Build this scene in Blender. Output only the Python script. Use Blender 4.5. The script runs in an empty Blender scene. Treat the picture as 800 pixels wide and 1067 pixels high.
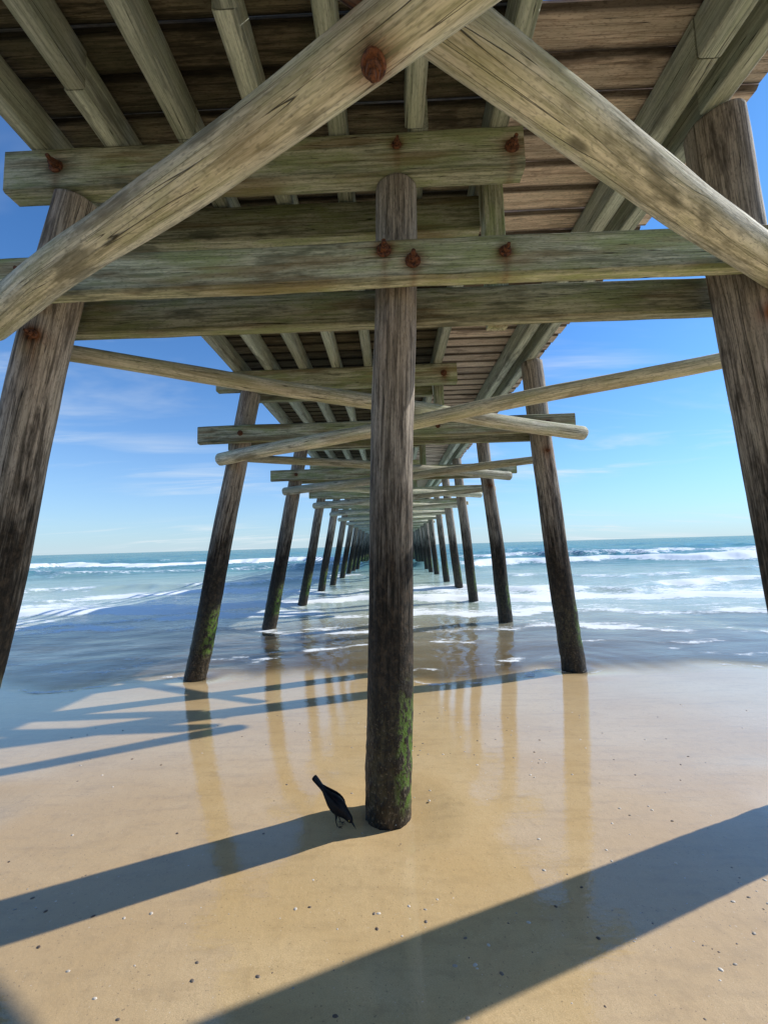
import bpy, math, random
import numpy as np
from mathutils import Vector, Matrix, noise as mn
from mathutils.bvhtree import BVHTree
random.seed(7); np.random.seed(7)
scene=bpy.context.scene
R=math.radians

# ---------------------------------------------------------------- node helpers
class NT:
    def __init__(s,nt): s.nt=nt; s.n=nt.nodes; s.l=nt.links
    def set(s,sock,v):
        if isinstance(v,bpy.types.NodeSocket): s.l.new(v,sock)
        else:
            if isinstance(v,(tuple,list)) and len(v)==3 and sock.type=='RGBA': v=(*v,1)
            sock.default_value=v
    def node(s,t,ins=None,**p):
        n=s.n.new(t)
        for k,v in p.items(): setattr(n,k,v)
        if ins:
            for k,v in ins.items(): s.set(n.inputs[k],v)
        return n
    def attr(s,name,out='Fac'): return s.node('ShaderNodeAttribute',attribute_name=name).outputs[out]
    def math(s,op,a,b=0.0,clamp=False):
        return s.node('ShaderNodeMath',{0:a,1:b},operation=op,use_clamp=clamp).outputs[0]
    def vmul(s,a,b): return s.node('ShaderNodeVectorMath',{0:a,1:b},operation='MULTIPLY').outputs[0]
    def noise(s,vec,scale=1,detail=4,rough=.55,dist=0):
        return s.node('ShaderNodeTexNoise',{'Vector':vec,'Scale':scale,'Detail':detail,'Roughness':rough,'Distortion':dist}).outputs[0]
    def map(s,v,a,b,c=0.0,d=1.0):
        return s.node('ShaderNodeMapRange',{0:v,1:a,2:b,3:c,4:d},interpolation_type='SMOOTHSTEP').outputs[0]
    def mix(s,f,a,b,t='MIX'):
        return s.node('ShaderNodeMixRGB',{0:f,1:a,2:b},blend_type=t).outputs[0]
    def bump(s,h,st,dist,nrm=None):
        i={'Height':h,'Strength':st,'Distance':dist}
        if nrm is not None: i['Normal']=nrm
        return s.node('ShaderNodeBump',i).outputs[0]

def newmat(name):
    m=bpy.data.materials.new(name); m.use_nodes=True
    m.node_tree.nodes.clear()
    T=NT(m.node_tree)
    return m,T
def finish(T,sh): 
    o=T.node('ShaderNodeOutputMaterial'); T.l.new(sh,o.inputs[0])

def wood(name,light,dark,green,green_amt,pile=False,knots=False,rough=.8,contrast=(.36,.62),use_rust=True,brown=0.0):
    m,T=newmat(name)
    gc=T.attr('gc','Vector'); tone=T.attr('tone')
    streak=T.noise(T.vmul(gc,(2.2,48,48)),1,4,.78)
    blotch=T.noise(T.vmul(gc,(1.5,6,6)),1,4,.7)
    speck=T.noise(T.vmul(gc,(38,120,120)),1,1,.6)
    col=T.mix(T.map(streak,*contrast),dark,light)
    col=T.mix(T.math('MULTIPLY',T.map(blotch,.44,.62),green_amt),col,green)
    col=T.mix(T.math('MULTIPLY',T.map(blotch,.47,.32),.75),col,tuple(c*.42 for c in dark))
    if brown:
        b3=T.noise(T.vmul(gc,(.9,2.5,9)),1,2,.6)
        col=T.mix(T.math('MULTIPLY',T.map(b3,.50,.66),brown),col,(.22,.145,.06))
    col=T.mix(T.map(speck,.52,.75,0,.45),col,tuple(c*.45 for c in dark))
    crack=T.noise(T.vmul(gc,(.55,34,34)),1.0,1,.5)
    crm=T.map(T.math('ABSOLUTE',T.math('SUBTRACT',crack,.42)),.0,.011,1,0)
    col=T.mix(T.math('MULTIPLY',T.math('MULTIPLY',crm,T.map(blotch,.38,.52)),.9),col,(.010,.008,.006))
    h=T.math('SUBTRACT',streak,T.math('MULTIPLY',crm,.9))
    if knots:
        v=T.node('ShaderNodeTexVoronoi',{'Vector':T.vmul(gc,(1.8,6,6)),'Scale':1.0,'Randomness':1.0}).outputs['Distance']
        k=T.map(v,.05,.15,1,0)
        col=T.mix(T.math('MULTIPLY',k,.8),col,tuple(c*.3 for c in dark))
    col=T.mix(1.0,col,T.node('ShaderNodeCombineXYZ',{0:tone,1:tone,2:tone}).outputs[0],'MULTIPLY')
    ro=rough; bd=.007
    if pile:
        pos=T.node('ShaderNodeNewGeometry').outputs['Position']
        z=T.node('ShaderNodeSeparateXYZ',{0:pos}).outputs[2]
        zz=T.math('ADD',z,T.math('MULTIPLY',T.math('SUBTRACT',blotch,.5),2.6))
        zz=T.math('ADD',zz,T.math('MULTIPLY',T.math('SUBTRACT',streak,.5),1.8))
        n2=T.noise(T.vmul(gc,(14,22,22)),1,3,.75)
        darkc=T.mix(T.map(n2,.40,.72),(.007,.006,.004),(.060,.042,.026))
        dk=T.map(zz,1.25,2.75,1,0)
        col=T.mix(T.math('MULTIPLY',dk,.95),col,darkc)
        al=T.math('MULTIPLY',T.map(n2,.46,.55),T.map(z,.45,.85,1,0))
        al=T.math('MULTIPLY',al,T.map(z,-.02,.12))
        nx=T.node('ShaderNodeSeparateXYZ',{0:T.node('ShaderNodeNewGeometry').outputs['Normal']}).outputs[0]
        al=T.math('MULTIPLY',al,T.map(nx,.15,.75,.06,1.0))
        col=T.mix(al,col,(.075,.145,.018))
        n4=T.noise(T.vmul(gc,(55,55,55)),1,1,.6)
        col=T.mix(T.math('MULTIPLY',T.map(n4,.60,.68),T.map(z,.2,.9,.5,0)),col,(.20,.165,.11))
        h=T.math('ADD',h,T.math('MULTIPLY',n2,T.map(z,.7,1.6,3.4,.0)))
        ro=T.map(z,.0,1.3,.42,.85); bd=.008
    if use_rust:
        rust=T.attr('rust')
        rf=T.math('MULTIPLY',rust,T.map(blotch,.3,.6,.55,1.35),True)
        col=T.mix(rf,col,T.mix(T.map(streak,.35,.6),(.028,.011,.006),(.22,.075,.022)))
    b=T.bump(h,.65,bd)
    p=T.node('ShaderNodeBsdfPrincipled',{'Base Color':col,'Roughness':ro,'Normal':b,'Specular IOR Level':.25})
    finish(T,p.outputs[0]); return m

M_log=wood('weathered_log',(.80,.77,.62),(.38,.37,.26),(.42,.45,.24),.45,knots=True,brown=.3)
M_beam=wood('treated_timber',(.66,.66,.49),(.26,.28,.18),(.30,.37,.14),.65,brown=.6)
M_string=wood('stringer_timber',(.70,.75,.64),(.36,.41,.34),(.41,.48,.34),.45,brown=.2)
M_pile=wood('pile_timber',(.52,.45,.37),(.16,.135,.11),(.26,.24,.18),.3,pile=True)
M_dkpl=wood('deck_plank_shaded',(.32,.275,.20),(.10,.088,.06),(.14,.15,.09),.5,contrast=(.38,.62),use_rust=False)  # left boards: brown darkened, shade under the deck painted into the colour
M_ltpl=wood('deck_plank_new_lit',(.80,.66,.55),(.43,.33,.26),(.49,.45,.36),.4,contrast=(.36,.58),use_rust=False)  # pinkish newer boards, with light reflected from below also painted into the colour

m,T=newmat('rusty_iron'); M_rust=m
tc=T.node('ShaderNodeTexCoord').outputs['Object']
n=T.noise(tc,60,3,.7)
p=T.node('ShaderNodeBsdfPrincipled',{'Base Color':T.mix(T.map(n,.3,.7),(.035,.017,.012),(.22,.08,.032)),'Roughness':.8,'Metallic':.15,'Normal':T.bump(n,.8,.004)})
finish(T,p.outputs[0])

# ---------------------------------------------------------------- mesh builder
def nz(x,y,z): return mn.noise(Vector((x,y,z)))
class MB:
    def __init__(s): s.v=[];s.f=[];s.g=[];s.t=[];s.sm=[]
    def obj(s,name,mat,parent=None,bolts=None,spots=None):
        me=bpy.data.meshes.new(name); me.from_pydata(s.v,[],s.f); me.update()
        a=me.attributes.new('gc','FLOAT_VECTOR','POINT'); a.data.foreach_set('vector',np.array(s.g,dtype=np.float32).ravel())
        a=me.attributes.new('tone','FLOAT','POINT'); a.data.foreach_set('value',np.array(s.t,dtype=np.float32))
        V=np.array(s.v); r=np.zeros(len(V))
        if bolts is not None:
            for (bx,by,bz,sz) in bolts:
                dx=V[:,0]-bx; dy=V[:,1]-by; dz=V[:,2]-bz
                near=np.abs(dy)<.16
                a1=1.1*np.exp(-(dx*dx+dz*dz)/(.055*sz)**2)
                dr=.8*np.exp(-(dx/(.024*sz))**2)*np.exp(dz/(.16*sz))*(dz<0)
                r=np.maximum(r,np.where(near,np.maximum(a1,dr),0))
        if spots is not None:
            for (bx,by,bz,sz) in spots:
                d2=(V[:,0]-bx)**2+(V[:,1]-by)**2+(V[:,2]-bz)**2
                r=np.maximum(r,1.0*np.exp(-d2/sz**2))
        a=me.attributes.new('rust','FLOAT','POINT'); a.data.foreach_set('value',r.astype(np.float32))
        me.polygons.foreach_set('use_smooth',s.sm)
        me.materials.append(mat)
        o=bpy.data.objects.new(name,me); scene.collection.objects.link(o)
        if parent: o.parent=parent
        return o
def frame(d,up=Vector((0,0,1))):
    d=d.normalized()
    if abs(d.dot(up))>.95: up=Vector((0,1,0))
    a=d.cross(up).normalized(); b=a.cross(d).normalized()
    return d,a,b
def add_log(M,p0,p1,r0,r1,nr=16,nl=20,amp=.05,bend=(0,0,0),tone=1.,rough_low=0):
    p0=Vector(p0);p1=Vector(p1);L=(p1-p0).length
    d,a,b=frame(p1-p0); bend=Vector(bend); off=random.uniform(-50,50)
    base=len(M.v)
    ts=[0,.0]+[i/nl for i in range(1,nl)]+[1.,1.]
    ts[1]=min(.012/L,.3/nl); ts[-2]=1-ts[1]
    K=len(ts)
    for i,t in enumerate(ts):
        wob=Vector((nz(t*L*.5,off,0),nz(t*L*.5,off,9),nz(t*L*.5,off,5)))*.03*min(1,L/3)
        c=p0.lerp(p1,t)+bend*math.sin(math.pi*t)+wob
        r=r0+(r1-r0)*t
        if i in(0,K-1): r*=.9
        for j in range(nr):
            ph=2*math.pi*j/nr
            x,y=math.cos(ph),math.sin(ph)
            k=1+amp*nz(x*1.3+off,y*1.3,t*L*1.2)+amp*.5*nz(x*4,y*4+off,t*L*3)
            if rough_low:
                z=c.z
                if z<1.1: k+=rough_low*(1.1-z)*(.6*nz(x*7+off,y*7,z*14)+.3*nz(x*15+off,y*15,z*30))
            q=c+(a*x+b*y)*r*k
            M.v.append(q[:]); M.g.append((t*L+off,x*r+off,y*r)); M.t.append(tone)
    for i in range(K-1):
        for j in range(nr):
            A=base+i*nr+j;B=base+i*nr+(j+1)%nr
            M.f.append((A,B,B+nr,A+nr)); M.sm.append(True)
    M.f.append(tuple(base+j for j in range(nr))[::-1]); M.sm.append(False)
    M.f.append(tuple(base+(K-1)*nr+j for j in range(nr))); M.sm.append(False)
def add_beam(M,p0,p1,w,h,nl=8,k=1,tone=1.,ch=.007,warp=.006,edge=1.0):
    p0=Vector(p0);p1=Vector(p1);L=(p1-p0).length
    d,a,b=frame(p1-p0); off=random.uniform(-50,50)
    W,H=w/2,h/2
    loop=[];et=[]
    cs=[((-W+ch,-H),(W-ch,-H)),((W,-H+ch),(W,H-ch)),((W-ch,H),(-W+ch,H)),((-W,H-ch),(-W,-H+ch))]
    for (s,e) in cs:
        for i in range(k+1):
            t=i/k; loop.append((s[0]+(e[0]-s[0])*t,s[1]+(e[1]-s[1])*t))
            et.append(edge if i in(0,k) else 1.)
    n=len(loop); base=len(M.v)
    for i in range(nl+1):
        t=i/nl; s=t*L
        wx=nz(s*.7,off,1)*warp+nz(s*5,off,1)*warp*.25; wy=nz(s*.7,off,7)*warp+nz(s*5,off,7)*warp*.25
        c=p0+d*s
        for li,(x,y) in enumerate(loop):
            e=1+.02*nz(x*20+off,y*20,s*2.)
            q=c+a*(x*e+wx)+b*(y*e+wy)
            M.v.append(q[:]); M.g.append((s+off,x+off,y)); M.t.append(tone*et[li])
    for i in range(nl):
        for j in range(n):
            A=base+i*n+j;B=base+i*n+(j+1)%n
            M.f.append((A,B,B+n,A+n)); M.sm.append(False)
    M.f.append(tuple(base+j for j in range(n))[::-1]); M.sm.append(False)
    M.f.append(tuple(base+nl*n+j for j in range(n))); M.sm.append(False)

# ---------------------------------------------------------------- terrain profile
YP=[-300,-30,-5,0,1.2,2.4,4.0,5.7,9,14,30,90]
ZP=[5,.8,.12,.03,.012,0,-.15,-.30,-.42,-.80,-2.2,-6]
def sandz(x,y):
    ys=np.linspace(-.8,.8,9)
    z=sum(np.interp(y+q,YP,ZP) for q in ys)/9
    z=z+.007*np.sin(x*1.1+y*.6)+.006*np.sin(x*.45-y*1.3+1)+.004*np.sin(2.3*x+1.7*y)
    return z

# ---------------------------------------------------------------- pier
pier=bpy.data.objects.new('wooden_pier',None); scene.collection.objects.link(pier)
SP=3.3; Y1=2.42; NB=38
bents=[Y1+SP*i for i in range(-2,NB)]
bolts=[];pbolts=[]
piles=MB();logs=MB();beams=MB();beams_far=MB();strs=MB();strs_far=MB()
for bi,Y in enumerate(bents):
    n=bi-2
    near=(-1<=n<=2)
    nr,nl=(36,220) if n==0 else ((24,80) if near else (12,14))
    zb=-1.6
    rj=lambda:random.uniform(-.012,.012)
    def j(s): return 0 if n==0 else random.uniform(-s,s)
    dxl,dxr=j(.08),j(.08)
    if n==0: dxr=-.03
    tl=random.uniform(.85,1.1)
    zt=3.955
    add_log(piles,(-2.77+.185*zb+dxl,Y,zb),(-2.77+.185*zt+dxl*.5,Y,zt),.155+rj(),.145+rj(),nr,nl,.05,(0,0,0),tl,.10)
    add_log(piles,(-.01+.036*zb+j(.05),Y,zb),(-.01+.036*zt,Y,zt),.142+rj()*.5,.138+rj()*.5,nr,nl,.05,(0,0,0),random.uniform(.9,1.05),.10)
    ly=.015 if n==0 else 0
    add_log(piles,(2.60-.077*zb+dxr,Y-ly*zb,zb),(2.60-.077*4.27+dxr*.5,Y-ly*4.27,4.27),.16+rj(),.155+rj(),nr,nl,.05,(0,0,0),random.uniform(.85,1.),.10)
    k=6 if n in(0,) else (3 if near else 1)
    nlb=160 if n==0 else (40 if near else 6)
    B=beams if near else beams_far
    t=lambda:random.uniform(.80,1.14)
    ed=.68 if near else 1
    add_beam(B,(-2.47+j(.1),Y-.05,4.115),(.98+j(.15),Y-.05,4.125),.13,.30,nlb,k,t(),.012,.010,ed)
    add_beam(B,(-2.3+j(.1),Y+.43,4.12),(.80+j(.1),Y+.43,4.12),.12,.28,nlb//2,k,t(),.01,.01,ed)
    add_beam(B,(.87,Y+.30,3.14),(.87,Y+.30,4.268),.15,.13,12,1,t()*.95,.01)
    gz=3.245
    add_beam(B,(-2.62+j(.15),Y-.225,gz-.01),(2.85+j(.2),Y-.225,gz+.01),.10,.255,nlb,k,t()*1.08,.016,.012,ed)
    add_beam(B,(-2.35+j(.15),Y+.215,gz-.005),(2.60+j(.2),Y+.215,gz),.10,.25,nlb//2,k,t()*.85,.012,.01,ed)
    if near:
        yf=Y-.225-.05
        bolts+=[(-2.12,yf,3.245,1.),(.045,yf,3.30,1.1),(.215,yf,3.225,1.2),(.76,yf,3.26,.9),(2.34,yf,3.25,1.)]
        yc=Y-.05-.065
        bolts+=[(-2.12,yc,4.13,1.3),(.15,yc,4.17,.8),(.90,yc,4.12,1.2)]
        pbolts+=[(2.37,Y-.15,2.88,1.3),(-2.2,Y-.15,2.95,1.0)]
    if bi<len(bents)-1:
        q=14 if near else 8
        ql=60 if n<3 else 8
        if n==-1:
            add_log(logs,(2.60,-.42,2.90),(-2.36,2.17,2.93),.060,.092,32,110,.08,(0,0,0),1.05)
            add_log(logs,(-2.5,-.44,3.10),(2.62,2.305,3.095),.062,.098,32,110,.08,(0,0,0),1.0)
        else:
            add_log(logs,(-2.35,Y+.27,3.03),(2.78+j(.1),Y+SP-.37,3.05),.062,.098,q,ql,.07,(0,0,0),t())
            add_log(logs,(2.62,Y+.38,2.87),(-2.42+j(.1),Y+SP-.25,2.86),.062,.095,q,ql,.07,(0,0,0),t())
SX=[-2.26,-1.76,-1.25,-.74,-.23,.30,.84,1.93,2.20]
yend=bents[-1]+.6
for i,x in enumerate(SX):
    y=-4.9+(.3*(i%3)); seg=SP*2
    while y<yend:
        y2=min(y+seg,yend)
        nearS=y<14
        S=strs if nearS else strs_far
        xo=random.uniform(-.02,.02)
        w=.12 if x<1.9 else .13
        hz=.25 if x<1.9 else .27
        add_beam(S,(x+xo,y+.004,4.272+hz/2),(x+xo+random.uniform(-.015,.015),y2-.004,4.272+hz/2),w,hz,40 if nearS else 6,3 if nearS else 1,random.uniform(.80,1.12),.009,.008,.72 if nearS else 1)
        y=y2
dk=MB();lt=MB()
y=-5.2;i=0
while y<yend+.3:
    w=.225+random.uniform(-.018,.018)
    g=random.uniform(.006,.012)
    yc=y+w/2; zc=4.580+random.uniform(-.005,.005)
    nearD=y<16
    nn=14 if nearD else 2
    sk=random.uniform(-.002,.002)
    kk=7 if nearD else 1; ed=.22 if nearD else .8
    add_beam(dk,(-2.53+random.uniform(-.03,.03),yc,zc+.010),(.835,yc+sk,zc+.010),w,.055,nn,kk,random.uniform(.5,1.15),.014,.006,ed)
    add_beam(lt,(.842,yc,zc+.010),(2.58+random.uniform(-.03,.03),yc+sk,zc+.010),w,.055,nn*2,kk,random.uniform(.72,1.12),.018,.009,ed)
    y+=w+g;i+=1
# bolts
bo=MB()
def add_bolt(c,dirv,s=1.):
    c=Vector(c);d=Vector(dirv).normalized()
    def cyl(a,b,r,n,tw=0):
        base=len(bo.v); dd,u,v=frame(b-a)
        rings=[(0,1.),(.75,1.),(1.,.86)]
        for (t,rr) in rings:
            for jn in range(n):
                ph=2*math.pi*jn/n+tw; 
                q=a.lerp(b,t)+(u*math.cos(ph)+v*math.sin(ph))*r*rr*(1+random.uniform(-.03,.03))
                bo.v.append(q[:]);bo.g.append(q[:]);bo.t.append(1.)
        for i in range(2):
            for jn in range(n):
                A=base+i*n+jn;B_=base+i*n+(jn+1)%n
                bo.f.append((A,B_,B_+n,A+n));bo.sm.append(False)
        bo.f.append(tuple(base+2*n+jn for jn in range(n)));bo.sm.append(False)
    cyl(c-d*.012,c+d*.010*s,.038*s,22)
    cyl(c+d*.006*s,c+d*.034*s,.025*s,6,random.random())
    cyl(c+d*.02*s,c+d*.062*s,.012*s,10)
def bvh(M): return BVHTree.FromPolygons(M.v,M.f)
tl_=bvh(logs); tp=bvh(piles); tb=bvh(beams)
spots=[]
for (x,y,z,s) in bolts:
    h=tb.ray_cast(Vector((x,y-.5,z)),Vector((0,1,0)))
    p=h[0] if h[0] is not None and abs(h[0].y-y)<.06 else Vector((x,y,z))
    add_bolt(p,(random.uniform(-.12,.12),-1,random.uniform(-.12,.12)),1.05*min(s,1.15))
for (x,y,z,s) in pbolts:
    h=tp.ray_cast(Vector((x,y-.5,z)),Vector((0,1,0)))
    if h[0] is not None: add_bolt(h[0],(0,-1,.0),.8)
o_=Vector((.03,.1,1.55)); h=tl_.ray_cast(o_,(Vector((.03,.945,2.87))-o_).normalized())
spots.append((*h[0],.06)); add_bolt(h[0],h[1] if h[1].z<0 else -h[1],.9)
piles.obj('piles',M_pile,pier,bolts+pbolts)
logs.obj('cross_brace_poles',M_log,pier,bolts,spots+[(-.0,.93,3.03,.1),(2.3,2.1,3.05,.07)])
beams.obj('cap_and_girt_beams',M_beam,pier,bolts)
beams_far.obj('cap_and_girt_beams_far',M_beam,pier)
strs.obj('stringers',M_string,pier)
strs_far.obj('stringers_far',M_string,pier)
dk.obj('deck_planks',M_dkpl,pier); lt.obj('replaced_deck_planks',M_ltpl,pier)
bo.obj('bolts',M_rust,pier)
rl=MB()
for sx in(-2.5,2.55):
    y=-4.5
    while y<yend:
        add_beam(rl,(sx,y,4.625),(sx,y,5.65),.09,.09,1,1,1.); y+=1.65
    for z in(4.95,5.3,5.66):
        add_beam(rl,(sx*1.0,-4.9,z),(sx,yend,z),.14 if z>5.6 else .04,.04 if z>5.6 else .12,30,1,1.)
rl.obj('railing',M_beam,pier)

# ---------------------------------------------------------------- sand
sN=201
s=np.linspace(-1,1,sN); XS=np.sign(s)*(np.abs(s)*8+np.abs(s)**6*2500)
YS=np.concatenate([np.linspace(-300,-6,24),np.linspace(-5.8,0,30)[0:],np.linspace(.05,9,180),np.linspace(9.3,90,70)])
X,Yg=np.meshgrid(XS,YS)
def full_sand(X,Yg):
    Z=sandz(X,Yg)
    for n in range(-1,3):
        Yb=Y1+SP*n
        for xb in(-2.77,-.01,2.6):
            d2=(X-xb)**2+(Yg-Yb)**2
            Z=Z-.028*np.exp(-d2/.28**2)+.012*np.exp(-((np.sqrt(d2)-.42)/.15)**2)
    return Z
Z=full_sand(X,Yg)
def gridmesh(name,X,Y,Z,mat,attrs={}):
    ny,nx=X.shape
    V=np.stack([X,Y,Z],-1).reshape(-1,3)
    idx=np.arange(nx*ny).reshape(ny,nx)
    F=np.stack([idx[:-1,:-1],idx[:-1,1:],idx[1:,1:],idx[1:,:-1]],-1).reshape(-1,4)
    me=bpy.data.meshes.new(name)
    me.vertices.add(len(V)); me.vertices.foreach_set('co',V.astype(np.float32).ravel())
    me.loops.add(F.size); me.loops.foreach_set('vertex_index',F.astype(np.int32).ravel())
    me.polygons.add(len(F)); me.polygons.foreach_set('loop_start',np.arange(0,F.size,4,dtype=np.int32))
    me.polygons.foreach_set('use_smooth',np.ones(len(F),dtype=bool))
    me.update(calc_edges=True); me.validate()
    for k,a in attrs.items():
        at=me.attributes.new(k,'FLOAT','POINT'); at.data.foreach_set('value',a.astype(np.float32).ravel())
    me.materials.append(mat)
    o=bpy.data.objects.new(name,me); scene.collection.objects.link(o); return o
m,T=newmat('wet_sand')
pos=T.node('ShaderNodeNewGeometry').outputs['Position']
yy=T.node('ShaderNodeSeparateXYZ',{0:pos}).outputs[1]
grain=T.noise(pos,330,2,.8)
mid=T.noise(pos,16,4,.7)
big=T.noise(T.vmul(pos,(1,1.6,1)),.9,3,.6)
fl=T.noise(T.vmul(pos,(1.2,6,1)),2.2,4,.65)
yw=T.math('ADD',yy,T.math('MULTIPLY',T.math('SUBTRACT',big,.5),2.6))
wet=T.map(yw,.2,1.8)
col=T.mix(T.map(grain,.25,.75),(.50,.35,.170),(.78,.58,.325))
col=T.mix(T.math('MULTIPLY',T.map(big,.35,.65),.55),col,(.54,.35,.138))
col=T.mix(T.math('MULTIPLY',T.map(fl,.48,.70),.35),col,(.34,.24,.125))
col=T.mix(T.math('MULTIPLY',T.map(mid,.50,.70),.28),col,(.34,.23,.11))
sp=T.noise(pos,95,1,.5)
col=T.mix(T.map(sp,.70,.76,0,.6),col,(.10,.075,.05))
col=T.mix(T.map(sp,.26,.22,0,.5),col,(.85,.78,.66))
col=T.mix(T.math('MULTIPLY',wet,.35),col,(.50,.335,.150))
hb=T.math('ADD',T.math('MULTIPLY',grain,T.map(wet,0,1,.35,.07)),T.math('MULTIPLY',mid,.6))
b1=T.bump(hb,.55,.008)
b2=T.bump(T.math('ADD',T.math('MULTIPLY',mid,.6),fl),.24,.004)
p=T.node('ShaderNodeBsdfPrincipled',{'Base Color':col,'Roughness':.75,'Normal':b1,'Specular IOR Level':.3,
 'Coat Weight':T.map(wet,0,1,.55,1.0),'Coat Roughness':T.map(wet,0,1,.18,.015),'Coat IOR':1.65,'Coat Normal':b2})
finish(T,p.outputs[0])
gridmesh('sand_beach',X,Yg,Z,m)

# ---------------------------------------------------------------- ocean
WL=-.265
rows=[3.6]
while rows[-1]<9000:
    y=rows[-1]; rows.append(y+max(.035,.0062*y if y<70 else .03*y))
rows=np.array(rows)
c=np.linspace(-1,1,401); cs=c+14*c**7
Yw=np.repeat(rows[:,None],len(c),1); Xw=(9+1.25*rows)[:,None]*cs[None,:]
def smooth(a,b,x): t=np.clip((x-a)/(b-a),0,1); return t*t*(3-2*t)
Zw=np.full_like(Xw,WL); foam=np.zeros_like(Xw)
amp=smooth(7,40,Yw)
Zw+=.05*amp*np.sin(Yw*.9+.25*np.sin(Xw*.3)+.08*Xw)+.03*amp*np.sin(Yw*1.9-Xw*.35+1.3)+.10*amp*np.sin(Yw*.33+.06*Xw)
Zw+=.005*smooth(5.3,8,Yw)*np.sin(Yw*4.3+np.sin(Xw*.8)*1.4+Xw*.3)+.003*smooth(5.0,7,Yw)*np.sin(Yw*8-1.1*Xw+np.sin(Xw*1.7)*1.5)
Zw+=.013*np.sin(Xw*.55+.5)+.010*np.sin(Xw*1.3+1)+.006*np.sin(Xw*2.3)+.003*np.sin(Xw*5.1)
for n in range(1,4):
    for xb in(-2.8,0,2.62):
        rr=np.sqrt((Xw-xb)**2+(Yw-(Y1+SP*n))**2)
        Zw+=.006*np.sin(rr*17)*np.exp(-rr/1.0)*(rr<5)
def win(x,a,b,s): return smooth(a-s,a+s,x)*(1-smooth(b-s,b+s,x))
def crest(Y0,h,wf,wb,fm,wig,ph,tail=1.0,gap=.35):
    global Zw,foam
    Yc=Y0+wig*(np.sin(Xw*.23+ph)+.5*np.sin(Xw*.61+2*ph)+.25*np.sin(Xw*1.7+ph*3)+.12*np.sin(Xw*4.1+ph*5))
    d=Yw-Yc; w=np.where(d<0,wf,wb)
    mod=.7+.3*np.sin(Xw*.17+ph*2)
    Zw+=h*np.exp(-(d/w)**2)*mod
    fr=np.exp(-((d+wf*.4)/(wf*1.1))**2)
    tl=.74*np.exp(-np.clip(d,0,None)/(wb*tail))*(d>0)
    sc=8./Y0
    g=1-gap*smooth(-.2,.8,np.sin(Xw*sc*1.1+ph*7)+.6*np.sin(Xw*sc*2.7+ph*11))
    foam=np.maximum(foam,fm*g*np.maximum(fr,tl))
crest(6.9,.006,.07,.35,.50*win(Xw,-30,30,2),.30,.7,.5,.6)
crest(8.3,.02,.16,.7,.70*win(Xw,-25,40,1.5),.7,2.7,1.4,.5)
crest(10.0,.05,.25,.9,.95*win(Xw,-25,40,1.5),.6,2.1,1.7,.4)
crest(12.2,.12,.35,1.2,1.2*win(Xw,-40,80,1),.7,1.2,2.5,.25)
crest(15.6,.17,.5,1.4,np.maximum(.85*win(Xw,-2,80,2),1.05*win(Xw,-60,-1,2)),1.1,3.1,1.7,.6)
crest(21,.16,.55,1.6,.55*win(Xw,-60,80,2),1.3,1.9,1.0,.8)
crest(34,.60,1.1,3.2,np.maximum(1.25*win(Xw,6,120,3),.45*win(Xw,-100,-3,3)),1.6,4.1,1.3,.25)
crest(50,.65,1.4,3.6,np.maximum(1.3*win(Xw,-75,-6,3),.7*win(Xw,8,130,4)),2.4,5.0,1.0,.3)
crest(74,.5,1.8,4,.4*win(Xw,-60,150,5),3,2.0,.5,.8)
for Y0 in(95,125,170): crest(Y0,.4,2.5,6,0*Xw,3,Y0*.1)
Sw=full_sand(Xw,Yw)
depth=Zw-Sw
near_shore=1-smooth(7.5,10,Yw)
patch=.55+.45*np.sin(Xw*1.9+.7)*np.sin(Xw*.7+2)
foam=np.maximum(foam,near_shore*patch*(.62*np.exp(-((depth-.010)/.006)**2)+.50*np.exp(-((depth-.055)/.008)**2)))
film=smooth(.0,.045,depth)
ffilm=smooth(.0,.008,depth)
deep=.8*smooth(.015,.30,depth)+.2*smooth(.3,1.2,depth)
m,T=newmat('sea_water')
pos=T.node('ShaderNodeNewGeometry').outputs['Position']
fo=T.attr('foam');de=T.attr('deep');fi=T.attr('film');f3=T.attr('ffilm')
yy=T.node('ShaderNodeSeparateXYZ',{0:pos}).outputs[1]
w1=T.noise(T.vmul(pos,(.55,1.7,1)),1.1,4,.65)
w2=T.noise(T.vmul(pos,(2.0,5.0,1)),1.6,2,.6)
w3=T.noise(T.vmul(pos,(.1,.45,1)),1.0,3,.6)
hh=T.math('ADD',T.math('MULTIPLY',w1,T.map(yy,7,25,.03,1.0)),T.math('MULTIPLY',w2,T.map(yy,5,14,.04,.15)))
hh=T.math('ADD',hh,T.math('MULTIPLY',w3,T.map(yy,15,60,0,3.0)))
bm=T.bump(hh,.9,.16)
wc=T.mix(T.map(w3,.35,.65),(.05,.19,.23),(.11,.30,.32))
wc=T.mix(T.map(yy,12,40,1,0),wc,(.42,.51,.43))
wc=T.mix(T.map(yy,6,13,1,0),wc,(.62,.54,.37))
diff=T.node('ShaderNodeBsdfDiffuse',{'Color':wc}).outputs[0]
tr=T.node('ShaderNodeBsdfTransparent',{'Color':(.98,.99,.98)}).outputs[0]
body=T.node('ShaderNodeMixShader',{0:T.math('MULTIPLY',de,.95),1:tr,2:diff}).outputs[0]
fr=T.node('ShaderNodeFresnel',{'IOR':1.33,'Normal':bm}).outputs[0]
fr=T.math('MULTIPLY',fr,T.map(yy,8,40,.8,.5),True)
fr=T.math('MULTIPLY',fr,fi)
gl=T.node('ShaderNodeBsdfGlossy',{'Color':(1,1,1),'Roughness':.02,'Normal':bm}).outputs[0]
sh=T.node('ShaderNodeMixShader',{0:fr,1:body,2:gl}).outputs[0]
f1=T.noise(T.vmul(pos,(1.0,2.0,1)),3.0,5,.78)
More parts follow.
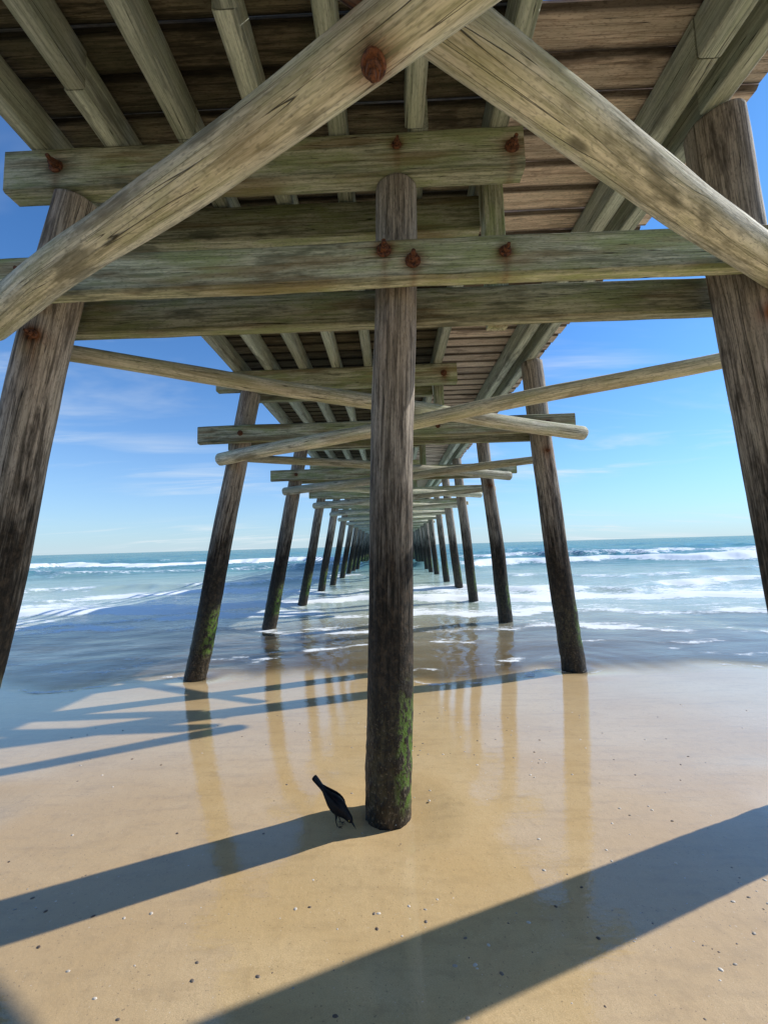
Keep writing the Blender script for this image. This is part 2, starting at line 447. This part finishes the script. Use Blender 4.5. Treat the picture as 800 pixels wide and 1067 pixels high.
ff=T.math('ADD',fo,T.math('MULTIPLY',T.math('SUBTRACT',f1,.5),1.7))
ff=T.math('ADD',ff,T.math('MULTIPLY',T.math('SUBTRACT',w1,.5),1.3))
ff=T.math('MULTIPLY',T.map(ff,.34,.70),T.map(fo,.02,.2))
fd=T.node('ShaderNodeBsdfDiffuse',{'Color':(.90,.92,.92,1)}).outputs[0]
sh=T.node('ShaderNodeMixShader',{0:T.math('MULTIPLY',T.math('MULTIPLY',ff,.93),f3),1:sh,2:fd}).outputs[0]
finish(T,sh)
gridmesh('sea_water',Xw,Yw,Zw,m,{'foam':foam,'deep':deep,'film':film,'ffilm':ffilm})

# ---------------------------------------------------------------- shell fragments
m,T=newmat('shell'); tone=T.attr('tone')
p=T.node('ShaderNodeBsdfPrincipled',{'Base Color':T.mix(tone,(.10,.07,.05),(.75,.68,.58)),'Roughness':.5}); finish(T,p.outputs[0])
sh=MB()
for i in range(1000):
    x=random.gauss(1.1,1.2) if i%2 else random.uniform(-3,3.6); y=random.uniform(1.1,4.2) if i%3 else random.uniform(1.1,2.0)
    r=random.choice([.0015,.002,.002,.003,.004,.006,.007]); tn=random.choice([0,.1,.4,.7,.9])
    zc=float(sandz(np.array(x),np.array(y))); base=len(sh.v); ph=random.random()*6
    n=7
    for (rr,zz) in((1,0),(.75,.45),(0.3,.62)):
        for jn in range(n):
            a=ph+2*math.pi*jn/n; q=1+.2*math.sin(a*2+ph)
            sh.v.append((x+math.cos(a)*r*rr*1.4*q,y+math.sin(a)*r*rr*q,zc-.001+r*zz)); sh.g.append((0,0,0)); sh.t.append(tn)
    for k in range(2):
        for jn in range(n):
            A=base+k*n+jn;B_=base+k*n+(jn+1)%n
            sh.f.append((A,B_,B_+n,A+n));sh.sm.append(True)
    sh.f.append(tuple(base+2*n+jn for jn in range(n)));sh.sm.append(True)
sh.obj('shell_fragments',m)

# ---------------------------------------------------------------- bird (grackle pecking)
m,T=newmat('black_feathers')
tc=T.node('ShaderNodeTexCoord').outputs['Object']
n=T.noise(T.vmul(tc,(60,160,60)),1,2,.6)
p=T.node('ShaderNodeBsdfPrincipled',{'Base Color':T.mix(n,(.004,.004,.005),(.012,.012,.015)),'Roughness':.55,'Normal':T.bump(n,.5,.002),'Specular IOR Level':.2}); finish(T,p.outputs[0]); M_f=m
m,T=newmat('bird_horn'); p=T.node('ShaderNodeBsdfPrincipled',{'Base Color':(.010,.009,.008,1),'Roughness':.5}); finish(T,p.outputs[0]); M_h=m
m,T=newmat('bird_eye'); p=T.node('ShaderNodeBsdfPrincipled',{'Base Color':(.45,.33,.05,1),'Roughness':.15}); finish(T,p.outputs[0]); M_e=m
bird=bpy.data.objects.new('grackle',None); scene.collection.objects.link(bird)
def loft(name,pts,mat,nr=18,sub=1):
    v=[];f=[]
    P=[Vector(q[0]) for q in pts]
    for i,(c_,ry,rn) in enumerate(pts):
        a=P[min(i+1,len(P)-1)]-P[max(i-1,0)]; a.normalize()
        side=Vector((0,1,0)); nn=side.cross(a).normalized(); side=a.cross(nn).normalized()
        for jn in range(nr):
            ph=2*math.pi*jn/nr
            v.append((P[i]+side*math.cos(ph)*ry+nn*math.sin(ph)*rn)[:])
    for i in range(len(P)-1):
        for jn in range(nr):
            A=i*nr+jn;B_=i*nr+(jn+1)%nr; f.append((A,B_,B_+nr,A+nr))
    f.append(tuple(range(nr))[::-1]); f.append(tuple((len(P)-1)*nr+q for q in range(nr)))
    me=bpy.data.meshes.new(name); me.from_pydata(v,[],f); me.update()
    for pl in me.polygons: pl.use_smooth=True
    me.materials.append(mat); o=bpy.data.objects.new(name,me); scene.collection.objects.link(o); o.parent=bird
    if sub: md=o.modifiers.new('s','SUBSURF'); md.levels=sub; md.render_levels=sub
    return o
loft('body',[((.070,0,.026),.005,.005),((.066,0,.031),.0115,.012),((.056,0,.043),.018,.019),((.044,0,.055),.0185,.020),((.030,0,.066),.023,.026),((.010,0,.079),.033,.036),
 ((-.012,0,.093),.038,.041),((-.036,0,.110),.035,.037),((-.058,0,.129),.026,.026),((-.074,0,.145),.017,.015),((-.088,0,.158),.015,.009),((-.115,0,.183),.019,.0065),((-.142,0,.208),.025,.005),((-.150,0,.214),.020,.003)],M_f)
loft('upper_beak',[((.067,0,.031),.0065,.0060),((.078,0,.018),.0040,.0042),((.086,0,.007),.0022,.0024),((.091,0,-.002),.0006,.0006)],M_h,12)
for sgn in(-1,1):
    loft('wing',[((.022,sgn*.022,.078),.004,.010),((.004,sgn*.034,.090),.006,.024),((-.025,sgn*.036,.112),.006,.026),((-.055,sgn*.027,.137),.005,.017),((-.085,sgn*.014,.162),.003,.009),((-.104,sgn*.008,.180),.001,.002)],M_f,12)
    loft('leg',[((-.018,sgn*.014,.075),.012,.014),((-.004,sgn*.016,.054),.008,.009),((-.016,sgn*.017,.034),.0028,.003),((-.008,sgn*.018,.016),.0022,.0022),((.000,sgn*.018,.002),.0025,.0024)],M_h,10)
    for (ax,ay) in((.026,0),(.020,.012),(.020,-.012),(-.018,0)):
        loft('toe',[((.000,sgn*.018,.003),.0022,.002),((ax*.6,sgn*.018+ay*.6,.004),.0018,.0018),((ax,sgn*.018+ay,.0005),.0007,.0007)],M_h,8)
    bpy.ops.mesh.primitive_uv_sphere_add(segments=12,ring_count=8,radius=.0028,location=(.0605,sgn*.0165,.044)); e=bpy.context.object
    e.name='eye'; e.data.materials.append(M_e); e.parent=bird
bx,by=-.300,2.31
bird.location=(bx,by,float(full_sand(np.array(bx),np.array(by)))-.002); bird.rotation_euler=(0,0,R(-18)); bird.scale=(1.10,)*3

# ---------------------------------------------------------------- light / sky
SE=R(34.7); az=math.atan2(.94,.36)
sd=Vector((math.sin(az)*math.cos(SE),math.cos(az)*math.cos(SE),math.sin(SE)))
L=bpy.data.lights.new('sun','SUN'); L.energy=5.0; L.angle=R(.53); L.color=(1,.965,.90)
lo=bpy.data.objects.new('sun',L); scene.collection.objects.link(lo); lo.rotation_euler=sd.to_track_quat('Z','Y').to_euler(); lo.location=(20,8,20)
w=bpy.data.worlds.new('World'); scene.world=w; w.use_nodes=True
w.node_tree.nodes.clear(); T=NT(w.node_tree)
sky=T.node('ShaderNodeTexSky',sky_type='NISHITA',sun_disc=False,sun_elevation=SE,sun_rotation=az,altitude=0,air_density=1.0,dust_density=.2,ozone_density=1.6)
tc=T.node('ShaderNodeTexCoord').outputs['Generated']
sx=T.node('ShaderNodeSeparateXYZ',{0:tc})
zr=T.math('MAXIMUM',sx.outputs[2],0)
zz=T.math('ADD',zr,.10)
vx=T.math('DIVIDE',sx.outputs[0],zz);vy=T.math('DIVIDE',sx.outputs[1],zz)
cv=T.node('ShaderNodeCombineXYZ',{0:vx,1:vy}).outputs[0]
cn=T.noise(T.vmul(cv,(.5,1.5,1)),1.1,5,.62,.6)
cm=T.noise(cv,.35,2,.5)
cl=T.math('MULTIPLY',T.map(cn,.46,.72),T.map(cm,.40,.60,0,.75))
tint=T.mix(1.0,sky.outputs[0],(.42,.92,1.42),'MULTIPLY')
haze=T.math('MULTIPLY',T.math('POWER',2.718,T.math('MULTIPLY',zr,-6.0)),.85)
colr=T.mix(haze,tint,(4.7,5.6,6.3))
colr=T.mix(cl,colr,(6.2,6.8,7.2))
bg=T.node('ShaderNodeBackground',{'Color':colr,'Strength':.132})
o=T.node('ShaderNodeOutputWorld'); T.l.new(bg.outputs[0],o.inputs[0])

# ---------------------------------------------------------------- camera
cam=bpy.data.cameras.new('camera'); co=bpy.data.objects.new('camera',cam); scene.collection.objects.link(co)
cam.sensor_fit='VERTICAL'; cam.sensor_height=36; cam.lens=13.5; cam.clip_start=.02; cam.clip_end=20000
mat=Matrix.Rotation(R(1.0),4,'Z')@Matrix.Rotation(R(95.0),4,'X')@Matrix.Rotation(R(-1.6),4,'Z')
co.matrix_world=Matrix.Translation((.04,0,1.55))@mat
scene.camera=co
scene.view_settings.view_transform='Standard'; scene.view_settings.look='None'; scene.view_settings.exposure=0
